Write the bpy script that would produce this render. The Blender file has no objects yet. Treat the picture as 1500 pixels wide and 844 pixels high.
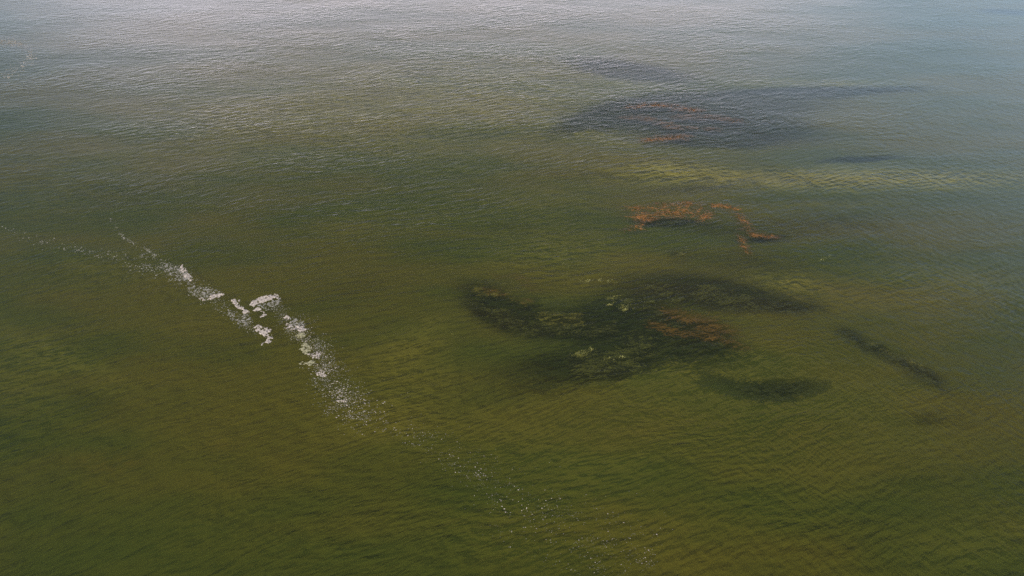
import bpy, math, random
import numpy as np
from mathutils import Vector, Matrix

sc = bpy.context.scene
C = sc.collection
rnd = random.Random(7)
R = math.radians

# ------------------------------------------------------------------ camera
CAM_H, PITCH, HFOV = 60.0, 38.0, 72.0
cam_d = bpy.data.cameras.new("camera")
cam = bpy.data.objects.new("camera", cam_d)
C.objects.link(cam)
cam.location = (0, 0, CAM_H)
cam.rotation_euler = (R(90 - PITCH), 0, 0)
cam_d.sensor_width = 36
cam_d.lens = 18 / math.tan(R(HFOV / 2))
cam_d.clip_start = 0.5
cam_d.clip_end = 20000
sc.camera = cam
F = 750 / math.tan(R(HFOV / 2))
sp, cp = math.sin(R(PITCH)), math.cos(R(PITCH))

# ------------------------------------------------------------------ render
sc.view_settings.view_transform = 'Standard'
sc.view_settings.look = 'None'
sc.view_settings.exposure = 1.0
sc.view_settings.gamma = 1.0
sc.cycles.max_bounces = 6
sc.cycles.transparent_max_bounces = 12
sc.cycles.use_denoising = False
sc.cycles.use_adaptive_sampling = False
try:
    sc.cycles.sampling_pattern = 'BLUE_NOISE'
except Exception:
    pass
sc.cycles.diffuse_bounces = 2
sc.cycles.sample_clamp_direct = 4.0
sc.cycles.sample_clamp_indirect = 2.0
sc.cycles.caustics_reflective = False
sc.cycles.caustics_refractive = False

# ------------------------------------------------------------------ sky and sun
SUN_EL, SUN_AZ = 42.0, -152.0          # azimuth from +Y, negative = to the left
BANK_AZ = -5.0
BANK, HORIZON, CLOUD = (27.0, 24.5, 27.5), (7.9, 10.7, 14.0), (4.0, 4.2, 4.5)
w = bpy.data.worlds.new("World")
sc.world = w
w.use_nodes = True
nt = w.node_tree
for n in list(nt.nodes):
    nt.nodes.remove(n)


def N(nt, typ, **kw):
    n = nt.nodes.new(typ)
    for k, v in kw.items():
        if k == 'inp':
            for a, b in v.items():
                n.inputs[a].default_value = b
        else:
            setattr(n, k, v)
    return n


out = N(nt, 'ShaderNodeOutputWorld')
bg = N(nt, 'ShaderNodeBackground', inp={'Strength': 0.08})
sky = N(nt, 'ShaderNodeTexSky', sky_type='NISHITA', sun_disc=False)
sky.sun_elevation = R(SUN_EL)
sky.sun_rotation = R(SUN_AZ)
sky.air_density = 1.0
sky.dust_density = 2.0
# hazy white cloud bank low ahead, pale blue round the rest of the horizon, loose thin cloud above
tc = N(nt, 'ShaderNodeTexCoord')
L = nt.links.new


def wm(op, a, b=None, c=None, clamp=False):
    n = nt.nodes.new('ShaderNodeMath'); n.operation = op; n.use_clamp = clamp
    for i, v in enumerate((a, b, c)):
        if v is None: continue
        if isinstance(v, (int, float)): n.inputs[i].default_value = v
        else: L(v, n.inputs[i])
    return n.outputs[0]


def wr(v, a, b, c=0.0, d=1.0):
    n = N(nt, 'ShaderNodeMapRange', interpolation_type='SMOOTHSTEP', inp={1: a, 2: b, 3: c, 4: d})
    L(v, n.inputs[0]); return n.outputs[0]


def wmix(f, a, b):
    n = N(nt, 'ShaderNodeMix', data_type='RGBA')
    for i, v in ((0, f), (6, a), (7, b)):
        if isinstance(v, tuple): n.inputs[i].default_value = (*v, 1)
        else: L(v, n.inputs[i])
    return n.outputs[2]


sx = N(nt, 'ShaderNodeSeparateXYZ'); L(tc.outputs['Generated'], sx.inputs[0])
el = sx.outputs[2]
hz = wm('SQRT', wm('SUBTRACT', 1.0, wm('MULTIPLY', el, el), clamp=True))
az = wm('DIVIDE', wm('ADD', wm('MULTIPLY', sx.outputs[0], math.sin(R(BANK_AZ))), wm('MULTIPLY', sx.outputs[1], math.cos(R(BANK_AZ)))), wm('MAXIMUM', hz, .01))
mp = N(nt, 'ShaderNodeMapping', inp={'Scale': (1.0, 1.0, 2.2), 'Location': (3.1, 0.4, 0.3)})
cn = N(nt, 'ShaderNodeTexNoise', inp={'Scale': 1.7, 'Detail': 3.0, 'Roughness': 0.5})
L(tc.outputs['Generated'], mp.inputs[0]); L(mp.outputs[0], cn.inputs['Vector'])
nz = cn.outputs[0]
elw = wm('ADD', el, wm('MULTIPLY_ADD', nz, .20, -.10))
azw = wm('ADD', az, wm('MULTIPLY_ADD', nz, .12, -.06))
haze_f = wr(wm('MULTIPLY_ADD', sx.outputs[0], -.22, elw), .48, .22)                                   # pale horizon
bank_f = wm('MULTIPLY', wr(elw, .37, .215), wr(azw, .80, .995))
thin_f = wr(nz, .48, .70, 0.0, .45)
c = wmix(thin_f, sky.outputs[0], CLOUD)
c = wmix(haze_f, c, HORIZON)
c = wmix(bank_f, c, BANK)
L(c, bg.inputs[0]); L(bg.outputs[0], out.inputs[0])

sd = bpy.data.lights.new("sun", 'SUN')
sd.energy = 3.2
sd.angle = R(0.53)
sd.color = (1.0, 0.95, 0.87)
sun = bpy.data.objects.new("sun", sd)
C.objects.link(sun)
S = Vector((math.sin(R(SUN_AZ)) * math.cos(R(SUN_EL)), math.cos(R(SUN_AZ)) * math.cos(R(SUN_EL)), math.sin(R(SUN_EL))))
sun.rotation_euler = S.to_track_quat('Z', 'Y').to_euler()
sun.location = S * 300


# ------------------------------------------------------------------ photo <-> water plane
def W(px, py, z=0.0):
    """pixel of the 1500 x 844 photograph -> point on the level z (numpy friendly)"""
    x = (np.asarray(px, float) - 750) / F
    y = -(np.asarray(py, float) - 422) / F
    dy = cp + y * sp
    dz = -sp + y * cp
    t = (z - CAM_H) / dz
    return x * t, dy * t


def PX(X, Y, z=0.0):
    """point on the level z -> pixel"""
    H = CAM_H - z
    depth = Y * cp + H * sp
    depth = np.maximum(depth, 1.0)
    v = (Y * sp - H * cp) / depth
    return 750 + X / depth * F, 422 - v * F


# ------------------------------------------------------------------ numpy value noise
_rng = np.random.RandomState(11)
_tab = _rng.rand(256, 256)


def vnoise(x, y):
    xi = np.floor(x).astype(int); yi = np.floor(y).astype(int)
    fx = x - xi; fy = y - yi
    fx = fx * fx * (3 - 2 * fx); fy = fy * fy * (3 - 2 * fy)
    a = _tab[xi & 255, yi & 255]; b = _tab[(xi + 1) & 255, yi & 255]
    c = _tab[xi & 255, (yi + 1) & 255]; d = _tab[(xi + 1) & 255, (yi + 1) & 255]
    return (a * (1 - fx) + b * fx) * (1 - fy) + (c * (1 - fx) + d * fx) * fy


def fbm(x, y, o=3):
    s = 0; a = 0.5; t = 0
    for k in range(o):
        s = s + a * vnoise(x * 2 ** k + 17.3 * k, y * 2 ** k + 5.1 * k)
        t += a; a *= 0.55
    return s / t * 2 - 1


# ------------------------------------------------------------------ material helpers
def new_mat(name):
    m = bpy.data.materials.new(name)
    m.use_nodes = True
    for n in list(m.node_tree.nodes):
        m.node_tree.nodes.remove(n)
    return m, m.node_tree


def math_(nt, op, a, b=None, clamp=False):
    n = nt.nodes.new('ShaderNodeMath'); n.operation = op; n.use_clamp = clamp
    for i, v in enumerate((a, b)):
        if v is None: continue
        if isinstance(v, (int, float)): n.inputs[i].default_value = v
        else: nt.links.new(v, n.inputs[i])
    return n.outputs[0]


def mixc(nt, f, a, b):
    n = nt.nodes.new('ShaderNodeMix'); n.data_type = 'RGBA'
    for i, v in ((0, f), (6, a), (7, b)):
        if isinstance(v, (int, float)): n.inputs[i].default_value = v
        elif isinstance(v, tuple): n.inputs[i].default_value = (*v, 1)
        else: nt.links.new(v, n.inputs[i])
    return n.outputs[2]


def maprange(nt, v, a, b, c=0.0, d=1.0, smooth=True):
    n = nt.nodes.new('ShaderNodeMapRange')
    if smooth: n.interpolation_type = 'SMOOTHSTEP'
    nt.links.new(v, n.inputs[0])
    for i, q in enumerate((a, b, c, d)): n.inputs[i + 1].default_value = q
    return n.outputs[0]


def noise(nt, vec, scale, detail=2.0, rough=0.5, dist=0.0, col=False):
    n = nt.nodes.new('ShaderNodeTexNoise')
    n.inputs['Scale'].default_value = scale; n.inputs['Detail'].default_value = detail
    n.inputs['Roughness'].default_value = rough; n.inputs['Distortion'].default_value = dist
    if vec is not None: nt.links.new(vec, n.inputs['Vector'])
    return n.outputs[1] if col else n.outputs[0]


def attr(nt, name):
    n = nt.nodes.new('ShaderNodeAttribute'); n.attribute_name = name
    return n.outputs['Fac']


def mapping(nt, vec, rot=0.0, scale=(1, 1, 1)):
    n = nt.nodes.new('ShaderNodeMapping')
    n.vector_type = 'POINT'
    n.inputs['Rotation'].default_value = (0, 0, R(rot))
    n.inputs['Scale'].default_value = scale
    nt.links.new(vec, n.inputs[0])
    return n.outputs[0]


# ------------------------------------------------------------------ where the bottom changes (photo px, ellipses)
# px, py, rx, ry, tilt (deg, up to the right positive), amount
SAND = [
    (610, 175, 330, 85, 0, .52), (250, 260, 220, 60, 6, .10), (740, 120, 230, 60, 0, .45), (400, 130, 220, 70, 5, .28), (300, 200, 200, 50, 6, .2),
    (1185, 260, 290, 18, -1, .85), (975, 245, 75, 17, -5, .75), (1330, 262, 170, 13, 0, .6), (1080, 262, 120, 8, 0, .5), (1190, 121, 130, 6, 0, .7), (880, 202, 55, 6, -12, .5),
    (1230, 298, 110, 6, 2, .35), (1430, 262, 90, 14, 0, .35), (1160, 415, 55, 13, -8, .8), (1300, 425, 170, 30, 3, .42),
    (590, 500, 75, 22, 22, .34), (600, 540, 70, 50, 10, .34), (1000, 260, 120, 14, 0, .4),
    (60, 510, 85, 20, -24, .38), (130, 540, 70, 16, -28, .25), (20, 560, 70, 45, 0, .35),
    (620, 320, 110, 30, 5, .22), (800, 370, 100, 32, 0, .45), (800, 300, 90, 30, 0, .25), (500, 320, 60, 25, 20, .2),
    (1100, 600, 300, 60, -4, .34), (1080, 530, 190, 34, -8, .30), (800, 640, 220, 50, -6, .26), (1170, 680, 170, 60, 0, .25),
    (860, 780, 260, 50, 0, .30), (1440, 790, 120, 50, 10, .30), (320, 470, 70, 30, 20, .15), (950, 500, 110, 10, -6, .1),
    (850, 700, 120, 40, 0, .2), (150, 395, 60, 12, -10, .2), (560, 620, 80, 40, 0, .35),
]
DARK = [
    (1000, 172, 150, 30, 0, .95), (880, 172, 75, 17, 18, .85), (1050, 205, 90, 13, 0, .9), (1130, 190, 120, 26, -6, .55),
    (925, 104, 100, 17, -8, .98), (1190, 136, 180, 9, 2, .95), (1110, 152, 150, 18, 0, .6), (1265, 234, 75, 5, 2, .85), (1480, 18, 60, 5, -3, .75),
    (1430, 56, 25, 4, 0, .4), (970, 326, 50, 7, 0, .95), (1120, 352, 38, 5, 3, .8), (1030, 335, 90, 14, 0, .35), (1040, 275, 110, 10, 4, .55),
    (1170, 330, 130, 28, 5, .40), (1300, 340, 120, 30, 0, .25), (1090, 385, 120, 22, -3, .45),
    (740, 450, 72, 26, -16, .92), (830, 480, 90, 24, -6, .90), (910, 470, 70, 48, 0, .75), (1050, 430, 135, 24, -6, .95),
    (1140, 448, 75, 10, -8, .75), (890, 535, 90, 22, 4, .95), (960, 495, 95, 26, -10, .88), (1050, 522, 110, 20, -10, .35), (800, 540, 120, 30, 6, .60),
    (1000, 480, 90, 24, -14, .8), (1140, 572, 80, 14, 4, .72), (1060, 556, 80, 14, -14, .45), (760, 575, 90, 14, 8, .30),
    (1255, 495, 32, 9, -28, .7), (1310, 522, 42, 11, -28, .7), (1360, 552, 35, 13, -30, .7), (1360, 620, 55, 14, 0, .45), (1440, 580, 90, 80, -30, .25),
    (750, 332, 45, 9, 0, .35), (850, 316, 22, 5, 0, .4), (840, 255, 80, 14, 0, .35), (990, 376, 18, 4, 0, .7),
    (140, 585, 95, 22, -28, .35), (360, 480, 170, 70, 20, .28), (180, 280, 130, 40, 10, .3), (620, 560, 90, 14, 14, .12), (50, 650, 80, 40, 0, .1),
    (360, 700, 90, 30, 10, .25), (1330, 740, 160, 60, 20, .15), (1330, 700, 90, 26, 10, .2), (700, 420, 60, 20, 0, .3), (540, 420, 80, 26, 10, .25),
]
RUST = [
    (985, 172, 85, 16, -6, .55), (1010, 315, 80, 12, 0, .6), (1020, 480, 70, 14, -14, .7), (770, 415, 40, 9, -10, .5),
    (740, 432, 50, 6, -12, .4), (160, 680, 70, 22, 0, .7), (330, 660, 30, 10, 0, .5), (820, 470, 90, 12, -6, .4),
    (10, 298, 20, 6, 0, .5), (230, 272, 45, 10, 5, .3), (620, 108, 30, 9, 0, .4), (880, 620, 120, 30, 0, .3), (1150, 640, 140, 40, 0, .35),
    (1300, 680, 40, 14, 0, .3), (1240, 430, 130, 20, 0, .4), (740, 480, 80, 10, -10, .3), (20, 590, 40, 20, 0, .3), (1170, 262, 160, 6, -1, .35),
    (900, 780, 200, 60, 0, .25),
]


def blob_field(blobs, px, py):
    f = np.zeros_like(px)
    for bx, by, rx, ry, a, amp in blobs:
        ca, sa = math.cos(R(a)), math.sin(R(a))
        dx, dy = px - bx, -(py - by)
        u = (dx * ca + dy * sa) / rx
        v = (-dx * sa + dy * ca) / ry
        g = amp * np.exp(-(u * u + v * v) ** 1.3 * 0.9)
        f = f + g - f * g                    # union of soft patches
    return np.clip(f, 0, 1)


def sheet(name, xs, ys, zfun, attrs):
    X, Y = np.meshgrid(xs, ys)
    Z = zfun(X, Y)
    nx, ny = len(xs), len(ys)
    co = np.stack([X, Y, Z], -1).reshape(-1, 3)
    i = np.arange(nx * ny).reshape(ny, nx)
    f = np.stack([i[:-1, :-1], i[:-1, 1:], i[1:, 1:], i[1:, :-1]], -1).reshape(-1, 4)
    me = bpy.data.meshes.new(name)
    me.vertices.add(len(co)); me.vertices.foreach_set('co', co.ravel())
    me.loops.add(f.size); me.loops.foreach_set('vertex_index', f.ravel())
    me.polygons.add(len(f)); me.polygons.foreach_set('loop_start', np.arange(0, f.size, 4))
    me.polygons.foreach_set('use_smooth', np.ones(len(f), bool))
    me.update()
    for k, fun in attrs.items():
        at = me.attributes.new(k, 'FLOAT', 'POINT')
        at.data.foreach_set('value', fun(X, Y).ravel().astype(np.float32))
    o = bpy.data.objects.new(name, me); C.objects.link(o)
    return o


far = np.array([8000, 4000, 2000, 1200, 800, 560, 420, 340, 290.])
xs = np.concatenate([-far, np.arange(-250, 250.1, 1.25), far[::-1]])
ys = np.concatenate([-far, np.arange(-240, 10, 30.), np.arange(12, 300, 0.9), [320, 360, 420, 560, 800, 1200, 2000, 4000, 8000]])


def warped(blobs, z=0.0):
    def g(X, Y):
        m = np.exp(-np.maximum(np.hypot(X, Y - 100) - 260, 0) / 60)
        wx = X + 2.2 * fbm(X / 9, Y / 9, 3) + .6 * fbm(X / 2.3 + 9, Y / 2.3, 2)
        wy = Y + 1.2 * fbm(X / 11 + 40, Y / 8, 3) + .5 * fbm(X / 2.1, Y / 2.1 + 30, 2)
        px, py = PX(wx, wy, z)
        return np.where(Y > 14, blob_field(blobs, px, py) * m, 0)
    return g


def bed_z(X, Y):
    return -1.7 + .12 * fbm(X / 14, Y / 10, 3)


bed = sheet('seabed', xs, ys, bed_z, {'sand': warped(SAND, -1.7), 'dark': warped(DARK, -1.7), 'rust': warped(RUST, -1.7)})
bed['kind'] = 'structure'

# seabed material: green-brown silt, pale sand, dark weed turf, rusty algae
m, nt = new_mat('silt_and_weed_turf')
L = nt.links.new
geo = N(nt, 'ShaderNodeNewGeometry')
pos = geo.outputs['Position']
n1 = noise(nt, mapping(nt, pos, 12, (0.35, 1, 1)), 0.11, 4, .6)
n2 = noise(nt, mapping(nt, pos, -8, (0.6, 1, 1)), 0.9, 4, .65)
n3 = noise(nt, mapping(nt, pos, 20, (0.4, 1, 1)), 0.035, 2, .5)
n4 = noise(nt, pos, 2.6, 3, .7)
base = mixc(nt, maprange(nt, n1, .36, .64), (0.056, 0.066, 0.008), (0.104, 0.092, 0.011))
base = mixc(nt, maprange(nt, n3, .42, .62, 0, .5), base, (0.030, 0.048, 0.014))
sandc = mixc(nt, maprange(nt, n2, .3, .7), (0.29, 0.25, 0.055), (0.42, 0.36, 0.095))
sf = math_(nt, 'MULTIPLY', attr(nt, 'sand'), maprange(nt, n2, .25, .6, .75, 1.1), True)
c = mixc(nt, sf, base, sandc)
rf = math_(nt, 'MULTIPLY', attr(nt, 'rust'), maprange(nt, n2, .35, .65, .4, 1.0), True)
c = mixc(nt, rf, c, (0.12, 0.055, 0.010))
df = math_(nt, 'ADD', attr(nt, 'dark'), math_(nt, 'ADD', maprange(nt, n4, .3, .7, -.20, .20, False), maprange(nt, n2, .3, .7, .16, -.16, False)))
df = math_(nt, 'MULTIPLY', maprange(nt, df, .08, .75), maprange(nt, n2, .3, .65, .82, 1.0), True)
c = mixc(nt, df, c, (0.013, 0.021, 0.008))
b = N(nt, 'ShaderNodeBsdfDiffuse'); L(c, b.inputs[0])
bp = N(nt, 'ShaderNodeBump', inp={'Strength': .7, 'Distance': .25}); L(n4, bp.inputs['Height']); L(bp.outputs[0], b.inputs['Normal'])
o_ = N(nt, 'ShaderNodeOutputMaterial'); L(b.outputs[0], o_.inputs[0])
bed.data.materials.append(m)

# ------------------------------------------------------------------ water
def wind(X, Y):           # the right part of the water is rougher and cross-rippled
    px, py = PX(X, Y)
    return 1 / (1 + np.exp(-(px - 1120 - (422 - py) * .25 + 60 * fbm(X / 30, Y / 30)) / 110))


def swing(X, Y):          # crest direction turns on the far left
    px, py = PX(X, Y)
    return 1 / (1 + np.exp((px - 330 + (py - 480) * -.35) / 90)) * np.clip((py - 180) / 260, 0, 1)


water = sheet('lake_water', xs, ys, lambda X, Y: np.zeros_like(X), {'wind': wind, 'swing': swing, 'shoal': lambda X, Y: np.maximum(warped(DARK)(X, Y), warped(SAND)(X, Y) * .62)})
water['kind'] = 'structure'
m, nt = new_mat('lake_water')
L = nt.links.new
geo = N(nt, 'ShaderNodeNewGeometry')
pos = geo.outputs['Position']
wcol = noise(nt, pos, 0.03, 2, .5, col=True)
# gently bend the wave field
wv = N(nt, 'ShaderNodeVectorMath', operation='MULTIPLY_ADD'); L(wcol, wv.inputs[0])
wv.inputs[1].default_value = (8, 8, 0); L(pos, wv.inputs[2])
wcol2 = noise(nt, pos, 0.22, 2, .5, col=True)
wv2 = N(nt, 'ShaderNodeVectorMath', operation='MULTIPLY_ADD'); L(wcol2, wv2.inputs[0])
wv2.inputs[1].default_value = (.9, .9, 0); L(wv.outputs[0], wv2.inputs[2])
P_ = wv2.outputs[0]


def ripples(rot, lam, aspect, detail=1.5, rough=.45):
    # crests run along the rotated x; lam = wavelength in m
    v = mapping(nt, mapping(nt, P_, -rot), 0, (1 / aspect, 1, 0.0))
    return noise(nt, v, 1.0 / lam * 0.78, detail, rough)


A1 = ripples(20, 0.80, 2.7, 2.0, .5)
A1b = ripples(46, 0.80, 2.7, 2.0, .5)
A2 = ripples(11, 1.9, 3.0, 1.0, .5)
A3 = ripples(31, 0.42, 3.0, 1.0, .5)
B1 = ripples(-52, 0.72, 2.6, 2.0, .5)
B2 = ripples(62, 0.85, 2.4, 1.0, .5)
g1 = noise(nt, mapping(nt, pos, 15, (.5, 1, 1)), 0.07, 2, .5)        # gusts
sw = attr(nt, 'swing'); wd = attr(nt, 'wind')


def lerp(f, a, b):
    n = nt.nodes.new('ShaderNodeMix'); n.data_type = 'FLOAT'
    for i, v in ((0, f), (2, a), (3, b)):
        if isinstance(v, (int, float)): n.inputs[i].default_value = v
        else: nt.links.new(v, n.inputs[i])
    return n.outputs[0]


h = lerp(sw, A1, A1b)
h = math_(nt, 'MULTIPLY', h, lerp(wd, 1.0, .62))
h = math_(nt, 'ADD', h, math_(nt, 'MULTIPLY', A2, .36))
h = math_(nt, 'ADD', h, math_(nt, 'MULTIPLY', A3, .36))
x = math_(nt, 'ADD', math_(nt, 'MULTIPLY', B1, .55), math_(nt, 'MULTIPLY', B2, .40))
h = math_(nt, 'ADD', h, math_(nt, 'MULTIPLY', x, math_(nt, 'ADD', math_(nt, 'MULTIPLY', wd, .9), .08)))
h = math_(nt, 'MULTIPLY', h, maprange(nt, g1, .3, .7, .6, 1.35))
bp = N(nt, 'ShaderNodeBump', inp={'Strength': 1.0, 'Distance': .070}); L(h, bp.inputs['Height'])
nrm = bp.outputs[0]
bp2 = N(nt, 'ShaderNodeBump', inp={'Strength': 1.0, 'Distance': .50}); L(h, bp2.inputs['Height'])
fr = N(nt, 'ShaderNodeFresnel', inp={'IOR': 1.333}); L(nrm, fr.inputs['Normal'])
gl = N(nt, 'ShaderNodeBsdfGlossy', inp={'Roughness': .24}); L(nrm, gl.inputs['Normal'])
tr = N(nt, 'ShaderNodeBsdfTransparent'); tr.inputs[0].default_value = (.86, .86, .61, 1)
murk_n = noise(nt, mapping(nt, pos, 15, (.4, 1, 1)), 0.05, 3, .55)
murk = N(nt, 'ShaderNodeBsdfDiffuse')
L(mixc(nt, maprange(nt, murk_n, .38, .62), (0.035, 0.043, 0.006), (0.061, 0.053, 0.007)), murk.inputs[0])
L(bp2.outputs[0], murk.inputs['Normal'])
# less water above the weed that nears the surface: less silt between it and the eye
body = N(nt, 'ShaderNodeMixShader'); L(lerp(maprange(nt, attr(nt, 'shoal'), .15, .8), .50, .15), body.inputs[0]); L(tr.outputs[0], body.inputs[1]); L(murk.outputs[0], body.inputs[2])
mx = N(nt, 'ShaderNodeMixShader'); L(fr.outputs[0], mx.inputs[0]); L(body.outputs[0], mx.inputs[1]); L(gl.outputs[0], mx.inputs[2])
o_ = N(nt, 'ShaderNodeOutputMaterial'); L(mx.outputs[0], o_.inputs[0])
water.data.materials.append(m)


# ------------------------------------------------------------------ organic materials
def organic(name, c1, c2, rough=.7, scale=6.0, trans=0.0, vary=True):
    m, nt = new_mat(name)
    L = nt.links.new
    geo = N(nt, 'ShaderNodeNewGeometry')
    n = noise(nt, geo.outputs['Position'], scale, 3, .6)
    f = maprange(nt, n, .3, .7)
    if vary:
        oi = N(nt, 'ShaderNodeObjectInfo')
        f = math_(nt, 'ADD', math_(nt, 'MULTIPLY', f, .30), math_(nt, 'MULTIPLY', geo.outputs['Random Per Island'], .30))
        f = math_(nt, 'ADD', f, math_(nt, 'MULTIPLY', maprange(nt, oi.outputs['Random'], .25, .85), .40))
        f = maprange(nt, f, .2, .8)
    col = mixc(nt, f, c1, c2)
    p = N(nt, 'ShaderNodeBsdfPrincipled', inp={'Roughness': rough})
    p.inputs['Specular IOR Level'].default_value = .3
    L(col, p.inputs['Base Color'])
    o = N(nt, 'ShaderNodeOutputMaterial'); L(p.outputs[0], o.inputs[0])
    return m


M_foam = organic('foam', (.09, .076, .074), (.36, .30, .25), .8, 4.0, vary=False)
M_thinfoam = organic('thin_foam', (.07, .066, .056), (.20, .18, .155), .8, 4.0, vary=False)
M_yfoam = organic('yellow_foam', (.09, .085, .045), (.24, .215, .13), .8, 4.0, vary=False)
M_green = organic('dark_green_weed', (.003, .006, .003), (.078, .082, .022), .6)
M_deep = organic('deep_weed', (.004, .008, .003), (.045, .052, .016), .6)
M_olive = organic('olive_weed', (.06, .062, .012), (.17, .15, .035), .6)
M_orange = organic('rusty_orange_weed', (.048, .024, .007), (.19, .078, .019), .6)
M_brown = organic('brown_weed', (.06, .032, .006), (.15, .075, .012), .6)
M_pale = organic('pale_yellow_weed', (.10, .10, .03), (.36, .34, .13), .7)


def mesh_obj(name, verts, faces, mat, parent=None, smooth=False):
    me = bpy.data.meshes.new(name)
    me.from_pydata(verts, [], faces)
    me.materials.append(mat)
    if smooth: me.polygons.foreach_set('use_smooth', [True] * len(me.polygons))
    me.update()
    o = bpy.data.objects.new(name, me); C.objects.link(o)
    if parent: o.parent = parent
    return o


def tag(o, label, cat, group=None, kind=None):
    o['label'] = label; o['category'] = cat
    if group: o['group'] = group
    if kind: o['kind'] = kind
    return o


# ------------------------------------------------------------------ foam patches: lumpy rafts grown from an outline
def poly_sd(px, py, poly):
    """signed distance, positive inside, world metres"""
    d = np.full(px.shape, 1e9); inside = np.zeros(px.shape, bool)
    n = len(poly)
    for i in range(n):
        x1, y1 = poly[i]; x2, y2 = poly[(i + 1) % n]
        ex, ey = x2 - x1, y2 - y1
        t = np.clip(((px - x1) * ex + (py - y1) * ey) / (ex * ex + ey * ey + 1e-9), 0, 1)
        d = np.minimum(d, np.hypot(px - x1 - t * ex, py - y1 - t * ey))
        cond = ((y1 > py) != (y2 > py)) & (px < ex * (py - y1) / (ey if abs(ey) > 1e-9 else 1e-9) + x1)
        inside ^= cond
    return np.where(inside, d, -d)


def raft(name, outlines, mat, parent=None, origin=None, g=.055, h=.05, seed=0):
    """outlines: list of (polygon in px, fill 0..1, clump size m). Returns one mesh object around its own origin."""
    allx, ally = [], []
    polys = []
    for poly, fill, cs in outlines:
        X, Y = W([p[0] for p in poly], [p[1] for p in poly])
        polys.append((list(zip(X, Y)), fill, cs)); allx += list(X); ally += list(Y)
    x0, x1, y0, y1 = min(allx) - .5, max(allx) + .5, min(ally) - .5, max(ally) + .5
    if origin is None: origin = ((x0 + x1) / 2, (y0 + y1) / 2)
    xs = np.arange(x0, x1, g); ys = np.arange(y0, y1, g)
    X, Y = np.meshgrid(xs, ys)
    f = np.full(X.shape, -1.0)
    for poly, fill, cs in polys:
        wx = X + .34 * fbm(X / .5 + seed, Y / .5, 3); wy = Y + .42 * fbm(X / .5, Y / .5 + seed, 3)
        sd = poly_sd(wx, wy, poly)
        edge = np.clip(sd / .22, -2, 1)
        nn = fbm(X / cs + seed * 3.7, Y / (cs * .9) + seed, 3)
        v = np.where(sd > 0, (fill * 2 - 1) + nn * 1.5 - .35 * (1 - edge), edge * 1.5 + nn * .8 + fill - .9)
        v = v + .75 * fbm(X / .17 + seed, Y / .19, 2) - .12
        f = np.maximum(f, v)
    lump = .5 + .5 * fbm(X / .16, Y / .16, 2)
    Z = .008 + h * np.sqrt(np.clip(f, 0, 1)) * (.35 + .9 * lump)
    keep = f > 0
    cell = keep[:-1, :-1] | keep[1:, 1:]
    cell &= (f[:-1, 1:] > -.25) & (f[1:, :-1] > -.25)
    Z = np.where(keep, Z, -.02)
    idx = -np.ones(X.shape, int)
    jj, ii = np.nonzero(cell)
    used = np.zeros(X.shape, bool)
    for a, b in ((0, 0), (0, 1), (1, 0), (1, 1)): used[jj + a, ii + b] = True
    idx[used] = np.arange(used.sum())
    jx = X + g * .35 * (_tab[(np.arange(X.size) * 7 % 65536) // 256, np.arange(X.size) * 7 % 256].reshape(X.shape) - .5)
    vs = np.stack([jx[used] - origin[0], Y[used] - origin[1], Z[used]], -1)
    fs = np.stack([idx[jj, ii], idx[jj, ii + 1], idx[jj + 1, ii + 1], idx[jj + 1, ii]], -1)
    o = mesh_obj(name, vs.tolist(), fs.tolist(), mat, parent, True)
    if not parent: o.location = (origin[0], origin[1], 0)
    return o, origin


def cv(pts, x0, y0, s):            # crop coordinates -> photo px
    return [(x0 + a / s, y0 + b / s) for a, b in pts]


A_ = (330, 420, 8.44); B_ = (150, 320, 4.22); D_ = (400, 440, 4.22)
G = 'foam rafts drifting in the streak'


def foam_thing(name_label, thick=None, thin=None, yellow=None, seed=0, h=.05):
    e = bpy.data.objects.new('foam_raft', None); C.objects.link(e)
    e.empty_display_size = .3
    first = (thick or thin or yellow)[0][0]
    X, Y = W([p[0] for p in first], [p[1] for p in first])
    org = (float(np.mean(X)), float(np.mean(Y)))
    e.location = (org[0], org[1], 0)
    if thick: raft('dense_foam', thick, M_foam, e, org, seed=seed, h=h)[0]['kind'] = 'stuff'
    if thin: raft('thin_foam', thin, M_thinfoam, e, org, seed=seed + 5, h=.03)[0]['kind'] = 'stuff'
    if yellow: raft('dense_foam', yellow, M_yfoam, e, org, seed=seed + 9, h=h)[0]['kind'] = 'stuff'
    tag(e, name_label, 'foam', G)
    return e


foam_thing('widest foam raft, fan-shaped with a thick pale upper band and a short leg',
    thick=[(cv([(292, 220), (330, 180), (400, 145), (480, 122), (570, 92), (655, 100), (665, 130), (600, 150), (520, 182), (450, 205), (380, 228), (345, 248), (300, 248)], *A_), .84, .4),
           (cv([(330, 295), (370, 270), (430, 252), (440, 290), (400, 306)], *A_), .9, .4),
           (cv([(425, 300), (480, 310), (522, 345), (490, 372), (430, 398), (418, 380), (460, 345)], *A_), .88, .4)],
    thin=[(cv([(380, 235), (450, 205), (600, 150), (670, 130), (690, 170), (660, 230), (590, 290), (500, 310), (440, 290)], *A_), .50, .2)], seed=1)
foam_thing('forked foam raft like a letter V with a crumbling tail, left of the widest raft',
    thick=[(cv([(72, 158), (120, 150), (150, 230), (230, 275), (290, 315), (300, 345), (195, 335), (215, 305), (130, 260), (100, 220)], *A_), .9, .4),
           (cv([(150, 170), (182, 163), (180, 250), (148, 240)], *A_), .85, .3)],
    thin=[(cv([(200, 330), (310, 335), (328, 400), (300, 480), (240, 470), (200, 420)], *A_), .5, .18)], seed=2)
foam_thing('lacy diagonal foam raft just below the forked one',
    thin=[(cv([(0, 280), (50, 280), (120, 360), (210, 400), (290, 460), (290, 485), (180, 468), (100, 425), (30, 370)], *A_), .5, .18)], seed=3)
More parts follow.
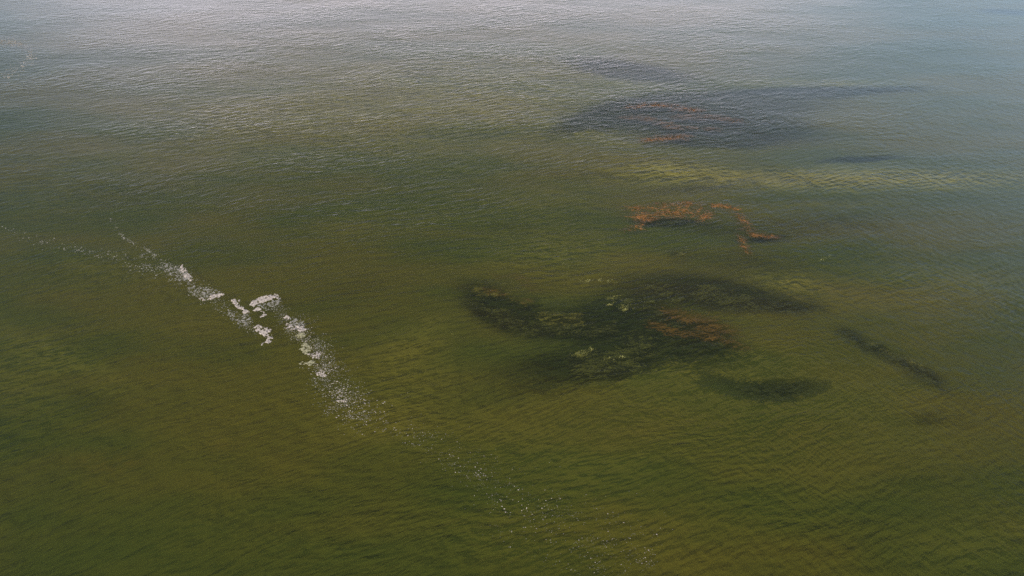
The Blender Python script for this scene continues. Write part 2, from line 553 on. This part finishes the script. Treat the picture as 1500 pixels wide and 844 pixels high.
foam_thing('hook-shaped foam raft curling back at its lower end, below the widest raft',
    thick=[(cv([(350, 500), (410, 485), (470, 490), (510, 530), (555, 535), (565, 570), (585, 620), (588, 662), (540, 692), (480, 702), (440, 738), (448, 700), (508, 672), (540, 645), (500, 622), (450, 610), (420, 570), (370, 545)], *A_), .72, .35)], seed=4)
foam_thing('uppermost lacy foam raft, a leaf shape where the two speckled trails meet',
    thick=[(cv([(480, 290), (505, 292), (535, 335), (562, 380), (540, 392), (505, 365), (485, 330)], *B_), .66, .3)],
    thin=[(cv([(372, 268), (430, 282), (490, 290), (530, 330), (560, 385), (525, 400), (465, 388), (425, 352), (390, 330)], *B_), .48, .2)], seed=5)
foam_thing('foam raft with a smooth pale crescent along its lower edge, second in the streak',
    thick=[(cv([(595, 490), (640, 505), (665, 480), (700, 462), (745, 468), (745, 488), (705, 486), (670, 506), (640, 512), (600, 502)], *B_), .85, .35)],
    thin=[(cv([(515, 435), (560, 408), (650, 425), (700, 428), (742, 455), (740, 488), (690, 475), (650, 500), (600, 498), (570, 468), (520, 458)], *B_), .44, .2)], seed=6)
foam_thing('small pale foam dash at the top of the lower right trail',
    thick=[(cv([(52, 112), (80, 88), (112, 104), (100, 124), (62, 124)], *D_), .7, .3)], seed=7)
foam_thing('broad crumbly foam raft right of the hook-shaped one',
    thick=[(cv([(62, 160), (90, 140), (130, 150), (200, 160), (220, 190), (170, 196), (120, 182), (70, 172)], *D_), .60, .26)],
    thin=[(cv([(90, 95), (140, 110), (210, 145), (235, 190), (160, 195), (100, 165)], *D_), .50, .2)], seed=8)
foam_thing('little yellowish foam comb under the broad crumbly raft',
    yellow=[(cv([(132, 222), (160, 205), (192, 208), (194, 225), (165, 232), (140, 234)], *D_), .66, .22)], seed=9)
foam_thing('ring-shaped yellowish foam raft with an open dark middle',
    yellow=[(cv([(175, 275), (205, 262), (238, 285), (236, 300), (215, 292), (190, 284)], *D_), .8, .25),
            (cv([(166, 308), (186, 292), (222, 296), (235, 312), (215, 326), (180, 326)], *D_), .72, .2)], seed=10)
foam_thing('crumbled foam raft directly below right of the ring-shaped one',
    thick=[(cv([(218, 322), (250, 312), (292, 318), (310, 345), (285, 362), (250, 358), (225, 342)], *D_), .58, .24)], seed=11)
foam_thing('long thin foam dash lying level across the lower trail',
    yellow=[(cv([(162, 384), (210, 376), (262, 386), (268, 402), (230, 402), (170, 394)], *D_), .78, .3)], seed=12)
foam_thing('pinkish foam cluster at the right end of the long level dash',
    thick=[(cv([(258, 440), (290, 425), (335, 440), (340, 470), (310, 482), (275, 468)], *D_), .62, .24)], seed=13)
foam_thing('hair-thin foam line below the pinkish cluster',
    thin=[(cv([(236, 486), (290, 482), (315, 488), (312, 496), (270, 494)], *D_), .62, .3)], seed=14)
foam_thing('lowest foam cluster of the streak, breaking up into white dots',
    thick=[(cv([(375, 575), (420, 580), (470, 620), (470, 650), (430, 642), (385, 612)], *D_), .40, .2)], seed=15)
foam_thing('faint foam wisp near the far left edge of the water',
    thin=[([(0, 58), (30, 62), (38, 66), (30, 69), (0, 65)], .45, .5), ], seed=16)


# ------------------------------------------------------------------ foam flecks (uncountable)
def trail(name, label, path, n, mat, seed, size=(.035, .10)):
    """path: (px, py, half width px, density). flecks are low domes floating on the water"""
    r = random.Random(seed)
    segs = []
    for a, b in zip(path[:-1], path[1:]):
        ln = math.hypot(b[0] - a[0], b[1] - a[1])
        segs.append((ln * (a[3] + b[3]) / 2 * (a[2] + b[2]) / 2, a, b))
    tot = sum(s[0] for s in segs)
    vs, fs = [], []
    for wgt, a, b in segs:
        k = 0; want = int(n * wgt / tot); tries = 0
        while k < want and tries < want * 12:
            tries += 1
            t = r.random()
            px = a[0] + (b[0] - a[0]) * t; py = a[1] + (b[1] - a[1]) * t; hw = a[2] + (b[2] - a[2]) * t
            q = r.gauss(0, .55)
            nx, ny = -(b[1] - a[1]), b[0] - a[0]; l = math.hypot(nx, ny)
            px += nx / l * hw * q; py += ny / l * hw * q
            X, Y = W(px, py); X, Y = float(X), float(Y)
            if r.random() > .15 + 1.5 * max(0., float(fbm(np.array(X / 1.6 + seed), np.array(Y / 1.3), 3)) + .18): continue
            s = size[0] + (size[1] - size[0]) * r.random() ** 2.6
            base = len(vs); ph = r.random() * 6; st = r.uniform(.8, 1.7)
            for i in range(6):
                g = ph + i * math.pi / 3
                rr = s * r.uniform(.75, 1.15)
                vs.append((X + math.cos(g) * rr * st, Y + math.sin(g) * rr, -.004))
            vs.append((X, Y, s * .55))
            fs += [(base + i, base + (i + 1) % 6, base + 6) for i in range(6)]
            k += 1
    o = mesh_obj(name, vs, fs, mat)
    tag(o, label, 'foam flecks', None, 'stuff')
    return o


trail('foam_flecks', 'loose white foam flecks scattered round the thick rafts of the streak',
      [(205, 372, 10, .3), (250, 395, 12, 1.0), (290, 425, 12, 1.1), (330, 450, 12, .9), (360, 478, 8, .7), (385, 492, 6, .5)], 1000, M_thinfoam, 3, (.03, .08))
trail('foam_flecks', 'loose foam flecks running down the right arm of the streak below the fan-shaped raft',
      [(400, 440, 10, .8), (425, 470, 16, 1.1), (455, 495, 18, 1.1), (470, 530, 20, .9), (490, 570, 26, .9), (505, 595, 30, .6), (540, 610, 26, .2)], 2400, M_thinfoam, 4, (.025, .065))
trail('foam_flecks', 'bright specks of foam among the duller flecks of the right arm',
      [(425, 470, 14, 1.0), (455, 500, 14, 1.0), (470, 540, 16, .8), (490, 578, 22, 1.0), (520, 600, 24, .6), (560, 622, 22, .3)], 480, M_foam, 5, (.03, .08))
trail('foam_flecks', 'sparse white foam specks tailing off towards the bottom edge of the water',
      [(540, 608, 20, .8), (600, 632, 20, .8), (650, 660, 24, .9), (700, 695, 28, .7), (760, 735, 44, .5), (830, 780, 60, .38), (950, 836, 60, .40)], 520, M_foam, 6, (.018, .060))
trail('foam_flecks', 'tiny faint foam specks filling the sparse lower tail of the streak',
      [(540, 608, 26, .8), (640, 650, 30, .8), (700, 695, 40, .7), (830, 780, 70, .4), (960, 840, 70, .5)], 1300, M_thinfoam, 16, (.015, .04))
trail('foam_flecks', 'thin dotted line of foam flecks drifting in from the left edge',
      [(0, 332, 6, .25), (50, 352, 8, .8), (100, 362, 9, .9), (145, 371, 7, .8), (200, 385, 12, .9), (235, 397, 10, 1.2)], 360, M_thinfoam, 7, (.03, .10))
trail('foam_flecks', 'fine foam thread leading up and left from the uppermost raft',
      [(160, 318, 3, .3), (182, 350, 2, .7), (215, 365, 2, 1.0), (240, 385, 3, 1.6)], 170, M_thinfoam, 8, (.04, .10))
trail('foam_flecks', 'pale foam flecks far off in the upper left corner of the water',
      [(0, 60, 5, .9), (30, 66, 6, .9), (52, 82, 8, .9), (30, 98, 9, .6), (5, 116, 8, .8)], 360, M_foam, 9, (.05, .14))


# ------------------------------------------------------------------ weed: strands and tufts
def strand_mesh(name, mat, n, length, spread, rise, width, seed, flow=12):
    """a bunch of thin ribbons fanning from a holdfast; local z=0 is the top of the bunch"""
    r = random.Random(seed)
    vs, fs = [], []
    for k in range(n):
        x = r.gauss(0, spread); y = r.gauss(0, spread * .55)
        z = -r.random() * rise
        a = R(flow + r.gauss(0, 26)) + (math.pi if r.random() < .3 else 0)
        ln = length * r.uniform(.45, 1.15); wd = width * r.uniform(.6, 1.3); bend = r.gauss(0, .5)
        segs = 4; base = len(vs)
        for i in range(segs + 1):
            t = i / segs
            ww = wd * math.sin(math.pi * (.12 + .83 * t)) + .004
            nx, ny = -math.sin(a), math.cos(a)
            zz = z + .035 * math.sin(t * 5 + k)
            vs.append((x + nx * ww, y + ny * ww, zz)); vs.append((x - nx * ww, y - ny * ww, zz + .02 * math.sin(k)))
            x += math.cos(a) * ln / segs; y += math.sin(a) * ln / segs; a += bend / segs * 1.6
        for i in range(segs):
            b = base + 2 * i
            fs.append((b, b + 1, b + 3, b + 2))
    me = bpy.data.meshes.new(name)
    me.from_pydata(vs, [], fs); me.materials.append(mat); me.update()
    return me


def variants(name, mat, k, **kw):
    return [strand_mesh(name, mat, seed=100 + i * 7 + len(name), **kw) for i in range(k)]


V_orange = variants('orange_strand', M_orange, 6, n=60, length=1.3, spread=.5, rise=.16, width=.022, flow=8)
V_green = variants('green_tuft', M_green, 6, n=60, length=.8, spread=.55, rise=.55, width=.06, flow=0)
V_deep = variants('deep_tuft', M_deep, 6, n=60, length=.9, spread=.6, rise=.55, width=.06, flow=0)
V_olive = variants('olive_tuft', M_olive, 4, n=44, length=.8, spread=.5, rise=.35, width=.05, flow=-10)
V_brown = variants('brown_strand', M_brown, 5, n=40, length=1.7, spread=.5, rise=.25, width=.05, flow=-14)
V_pale = variants('pale_tuft', M_pale, 5, n=24, length=.34, spread=.42, rise=.16, width=.03, flow=5)


def weed_thing(name, label, cat, group, bits):
    """bits: (part name, mesh variants, [(px,py,halfwidth px)...] path, count, z range, scale range, angle)"""
    e = bpy.data.objects.new(name, None); C.objects.link(e)
    p0 = bits[0][2][len(bits[0][2]) // 2]
    X0, Y0 = W(p0[0], p0[1]); e.location = (float(X0), float(Y0), -1.6)
    for pn, var, path, count, zr, sr, ang in bits:
        L_ = [math.hypot(b[0] - a[0], b[1] - a[1]) * 1.0 + 1e-6 for a, b in zip(path[:-1], path[1:])]
        for k in range(count):
            q = rnd.random() * sum(L_); i = 0
            while i < len(L_) - 1 and q > L_[i]: q -= L_[i]; i += 1
            a, b = path[i], path[i + 1]; t = min(1, q / L_[i])
            hw = a[2] + (b[2] - a[2]) * t
            nx, ny = -(b[1] - a[1]), b[0] - a[0]; l = math.hypot(nx, ny)
            g = max(-1.5, min(1.5, rnd.gauss(0, .55)))
            px = a[0] + (b[0] - a[0]) * t + nx / l * hw * g; py = a[1] + (b[1] - a[1]) * t + ny / l * hw * g
            z = rnd.uniform(*zr)
            X, Y = W(px, py, z)
            o = bpy.data.objects.new(pn, rnd.choice(var)); C.objects.link(o)
            o.parent = e; o['kind'] = 'stuff'
            o.location = (float(X) - e.location.x, float(Y) - e.location.y, z - e.location.z)
            o.rotation_euler = (0, 0, R(ang + rnd.gauss(0, 16)))
            s = rnd.uniform(*sr); o.scale = (s, s * rnd.uniform(.7, 1.1), rnd.uniform(.7, 1.1))
    tag(e, label, cat, group)
    return e


GO = 'rusty orange weed mats'; GD = 'dark green weed beds'; GP = 'pale yellow weed patches'
SF = (-.03, .03)      # lying at the surface
weed_thing('orange_weed_mat', 'ragged orange weed mat with a solid left end, largest and brightest of the orange ones', 'weed mat', GO, [
    ('orange_strand', V_orange, [(922, 306, 1.5), (960, 303, 2.5), (1000, 299, 2.5), (1026, 298, 2)], 96, (-.08, .03), (.7, 1.2), 5),
    ('orange_strand', V_orange, [(926, 318, 3), (948, 319, 3), (970, 312, 4), (1000, 314, 4), (1040, 318, 5)], 150, (-.07, .03), (.7, 1.2), 3),
    ('orange_strand', V_orange, [(935, 311, 5), (985, 307, 5), (1040, 312, 6)], 110, (-.12, .02), (.6, 1.0), 3),
    ('green_tuft', V_green, [(936, 324, 2), (965, 323, 3), (996, 324, 2)], 33, (-.35, -.08), (.6, .9), 3),
    ('brown_strand', V_brown, [(950, 312, 6), (985, 313, 7), (1040, 316, 8)], 80, (-.3, -.02), (.5, .8), 0)])
weed_thing('orange_weed_mat', 'thin orange weed strand curving down to a fork, right of the brightest mat', 'weed mat', GO, [
    ('orange_strand', V_orange, [(1044, 301, 1.5), (1062, 302, 1.8), (1078, 307, 1.5)], 24, SF, (.6, 1.0), -8),
    ('orange_strand', V_orange, [(1080, 313, 2.5), (1090, 328, 3), (1098, 342, 3), (1122, 347, 2), (1134, 344, 1.5)], 75, SF, (.5, .9), -20),
    ('orange_strand', V_orange, [(1086, 345, 2), (1089, 358, 2), (1094, 370, 2)], 18, SF, (.5, .8), -60)])
weed_thing('orange_weed_mat', 'short orange weed tongue just below the left end of the brightest mat', 'weed mat', GO, [
    ('orange_strand', V_orange, [(915, 338, 1.5), (928, 334, 2), (938, 330, 2)], 18, (-.05, .02), (.6, .9), 20)])
weed_thing('orange_weed_mat', 'dull orange upper row of weed in the farther dark patch', 'weed mat', GO, [
    ('orange_strand', V_orange, [(925, 156, 1.5), (970, 153, 1.5), (995, 158, 2), (1020, 162, 1.5)], 66, (-.10, .02), (.8, 1.4), 0)])
weed_thing('orange_weed_mat', 'dull orange lower row of weed in the farther dark patch', 'weed mat', GO, [
    ('orange_strand', V_orange, [(942, 207, 1.5), (970, 203, 2), (1000, 199, 2)], 66, (-.10, .02), (.9, 1.4), 6)])
weed_thing('orange_weed_mat', 'dull orange right-hand streak of weed in the farther dark patch', 'weed mat', GO, [
    ('orange_strand', V_orange, [(985, 170, 2), (1005, 171, 1.2), (1050, 171, 2), (1080, 178, 1)], 66, (-.12, .01), (.8, 1.3), -3)])
weed_thing('orange_weed_mat', 'small broken orange flecks of weed in the middle of the farther dark patch', 'weed mat', GO, [
    ('orange_strand', V_orange, [(908, 172, 4), (935, 172, 3), (950, 176, 4), (990, 186, 4), (1050, 190, 3)], 69, (-.18, .0), (.6, 1.0), -4)])

weed_thing('weed_bed', 'knobbly dark green weed bed, a long bank sloping down to the right', 'weed bed', GD, [
    ('green_tuft', V_green, [(676, 440, 5), (705, 452, 9), (745, 470, 9), (780, 482, 10), (820, 478, 10), (870, 482, 8), (900, 478, 6)], 210, (-.6, -.0), (.3, .65), -18),
    ('olive_tuft', V_olive, [(700, 425, 3), (745, 432, 4), (780, 446, 3)], 24, (-.5, -.05), (.5, .9), -14),
    ('brown_strand', V_brown, [(705, 424, 2), (740, 428, 2), (775, 442, 2)], 12, (-.4, -.05), (.5, .8), -8),
    ('olive_tuft', V_olive, [(790, 465, 10), (850, 470, 8)], 50, (-.6, -.1), (.5, .9), 0)])
weed_thing('weed_bed', 'short dark weed ridge with a rusty edge above the long bank', 'weed bed', GD, [
    ('green_tuft', V_green, [(700, 416, 3), (745, 411, 3), (765, 420, 3), (778, 433, 2)], 30, (-.6, -.05), (.4, .8), -14),
    ('brown_strand', V_brown, [(725, 403, 2), (762, 404, 2), (784, 426, 4)], 16, (-.35, -.04), (.5, .8), -22)])
weed_thing('weed_bed', 'small round dark weed clump above the right half of the long bank', 'weed bed', GD, [
    ('green_tuft', V_green, [(806, 446, 6), (826, 446, 6)], 20, (-.5, -.05), (.5, .8), 0)])
weed_thing('weed_bed', 'broad blue-green weed bed stretching to the right behind the brown strands', 'weed bed', GD, [
    ('green_tuft', V_green, [(915, 440, 12), (960, 425, 14), (1040, 432, 14), (1110, 444, 9), (1180, 458, 5)], 110, (-1.1, -.35), (.7, 1.3), -5)])
weed_thing('weed_bed', 'brown strands of weed lying over dark bed like combed hair', 'weed bed', GD, [
    ('brown_strand', V_brown, [(962, 447, 3), (1000, 463, 3), (1040, 468, 3)], 26, (-.25, .0), (.6, 1.1), -6),
    ('brown_strand', V_brown, [(958, 474, 2), (985, 487, 3), (1020, 488, 3), (1060, 498, 2), (1082, 504, 1.5)], 24, (-.25, .0), (.5, 1.0), -12),
    ('brown_strand', V_brown, [(1030, 478, 3), (1070, 480, 4)], 14, (-.3, -.02), (.6, 1.0), -4),
    ('green_tuft', V_green, [(960, 462, 6), (1000, 480, 5), (1050, 496, 4), (1095, 506, 3)], 50, (-.6, -.12), (.5, .9), -14)])
weed_thing('weed_bed', 'deep dark weed bed below the pale yellow patches', 'weed bed', GD, [
    ('green_tuft', V_green, [(840, 525, 10), (890, 535, 16), (930, 520, 14), (940, 490, 12)], 90, (-1.2, -.4), (.7, 1.3), 5)])
weed_thing('weed_bed', 'blackish oval weed bed standing alone towards the bottom right', 'weed bed', GD, [
    ('green_tuft', V_deep, [(1030, 552, 8), (1040, 556, 7), (1080, 572, 6), (1130, 576, 7), (1175, 570, 9), (1208, 563, 5)], 100, (-1.4, -.45), (.4, 1.2), 5)])
weed_thing('weed_bed', 'narrow diagonal weed strip, the one farthest right', 'weed bed', GD, [
    ('green_tuft', V_green, [(1232, 485, 5), (1265, 503, 8), (1310, 522, 9), (1350, 546, 10), (1388, 570, 8)], 80, (-1.2, -.3), (.5, 1.0), -32),
    ('olive_tuft', V_olive, [(1275, 500, 3), (1320, 520, 3), (1370, 548, 3)], 18, (-.7, -.2), (.5, .8), -30)])
weed_thing('weed_bed', 'tiny dark weed clump below the brightest orange mat', 'weed bed', GD, [
    ('green_tuft', V_green, [(985, 378, 2), (1008, 377, 2)], 10, (-.5, -.1), (.4, .7), 0),
    ('olive_tuft', V_olive, [(985, 372, 1.5), (1010, 371, 1.5)], 6, (-.3, -.05), (.4, .7), 0)])

PZ = (-.02, .02)
weed_thing('pale_weed_patch', 'pale yellow weed stem running upright in the picture, bending at its foot', 'weed patch', GP, [
    ('pale_tuft', V_pale, [(826, 358, 2), (830, 380, 5), (832, 402, 2)], 37, (-.06, .02), (.35, .7), 40)])
weed_thing('pale_weed_patch', 'level row of bright yellow specks at the foot of the upright stem', 'weed patch', GP, [
    ('pale_tuft', V_pale, [(835, 409, 2), (858, 411, 2.5), (880, 411, 2.5), (905, 413, 1.5)], 37, PZ, (.3, .65), 0)])
weed_thing('pale_weed_patch', 'rounded pale yellow patch just left of the broad blue-green bed', 'weed patch', GP, [
    ('pale_tuft', V_pale, [(888, 437, 3), (903, 435, 4)], 13, PZ, (.4, .7), 10),
    ('pale_tuft', V_pale, [(883, 445, 1), (897, 446, 1)], 6, PZ, (.3, .5), 0)])
weed_thing('pale_weed_patch', 'pale yellow tuft touching the left edge of the blue-green bed', 'weed patch', GP, [
    ('pale_tuft', V_pale, [(908, 448, 4), (920, 453, 4)], 18, PZ, (.35, .7), 20)])
weed_thing('pale_weed_patch', 'brightest yellow patch above the deep dark bed', 'weed patch', GP, [
    ('pale_tuft', V_pale, [(842, 519, 3), (860, 516, 4)], 22, PZ, (.4, .8), 15),
    ('pale_tuft', V_pale, [(862, 508, 2), (868, 512, 2)], 6, PZ, (.3, .6), 40)])
weed_thing('pale_weed_patch', 'scattered dim yellow specks right of the brightest yellow patch', 'weed patch', GP, [
    ('pale_tuft', V_pale, [(882, 525, 2), (900, 527, 2), (913, 522, 3)], 15, PZ, (.3, .6), 10)])
weed_thing('pale_weed_patch', 'lone whitish scrap of weed in open water right of the orange mats', 'weed patch', GP, [
    ('pale_tuft', V_pale, [(1203, 381, 1.5), (1216, 375, 1.5)], 11, PZ, (.4, .6), 25)])
weed_thing('pale_weed_patch', 'two faint pale scraps in the water left of the long dark bank', 'weed patch', GP, [
    ('pale_tuft', V_pale, [(660, 486, 1.5), (668, 494, 1.5)], 6, PZ, (.25, .4), 0)])
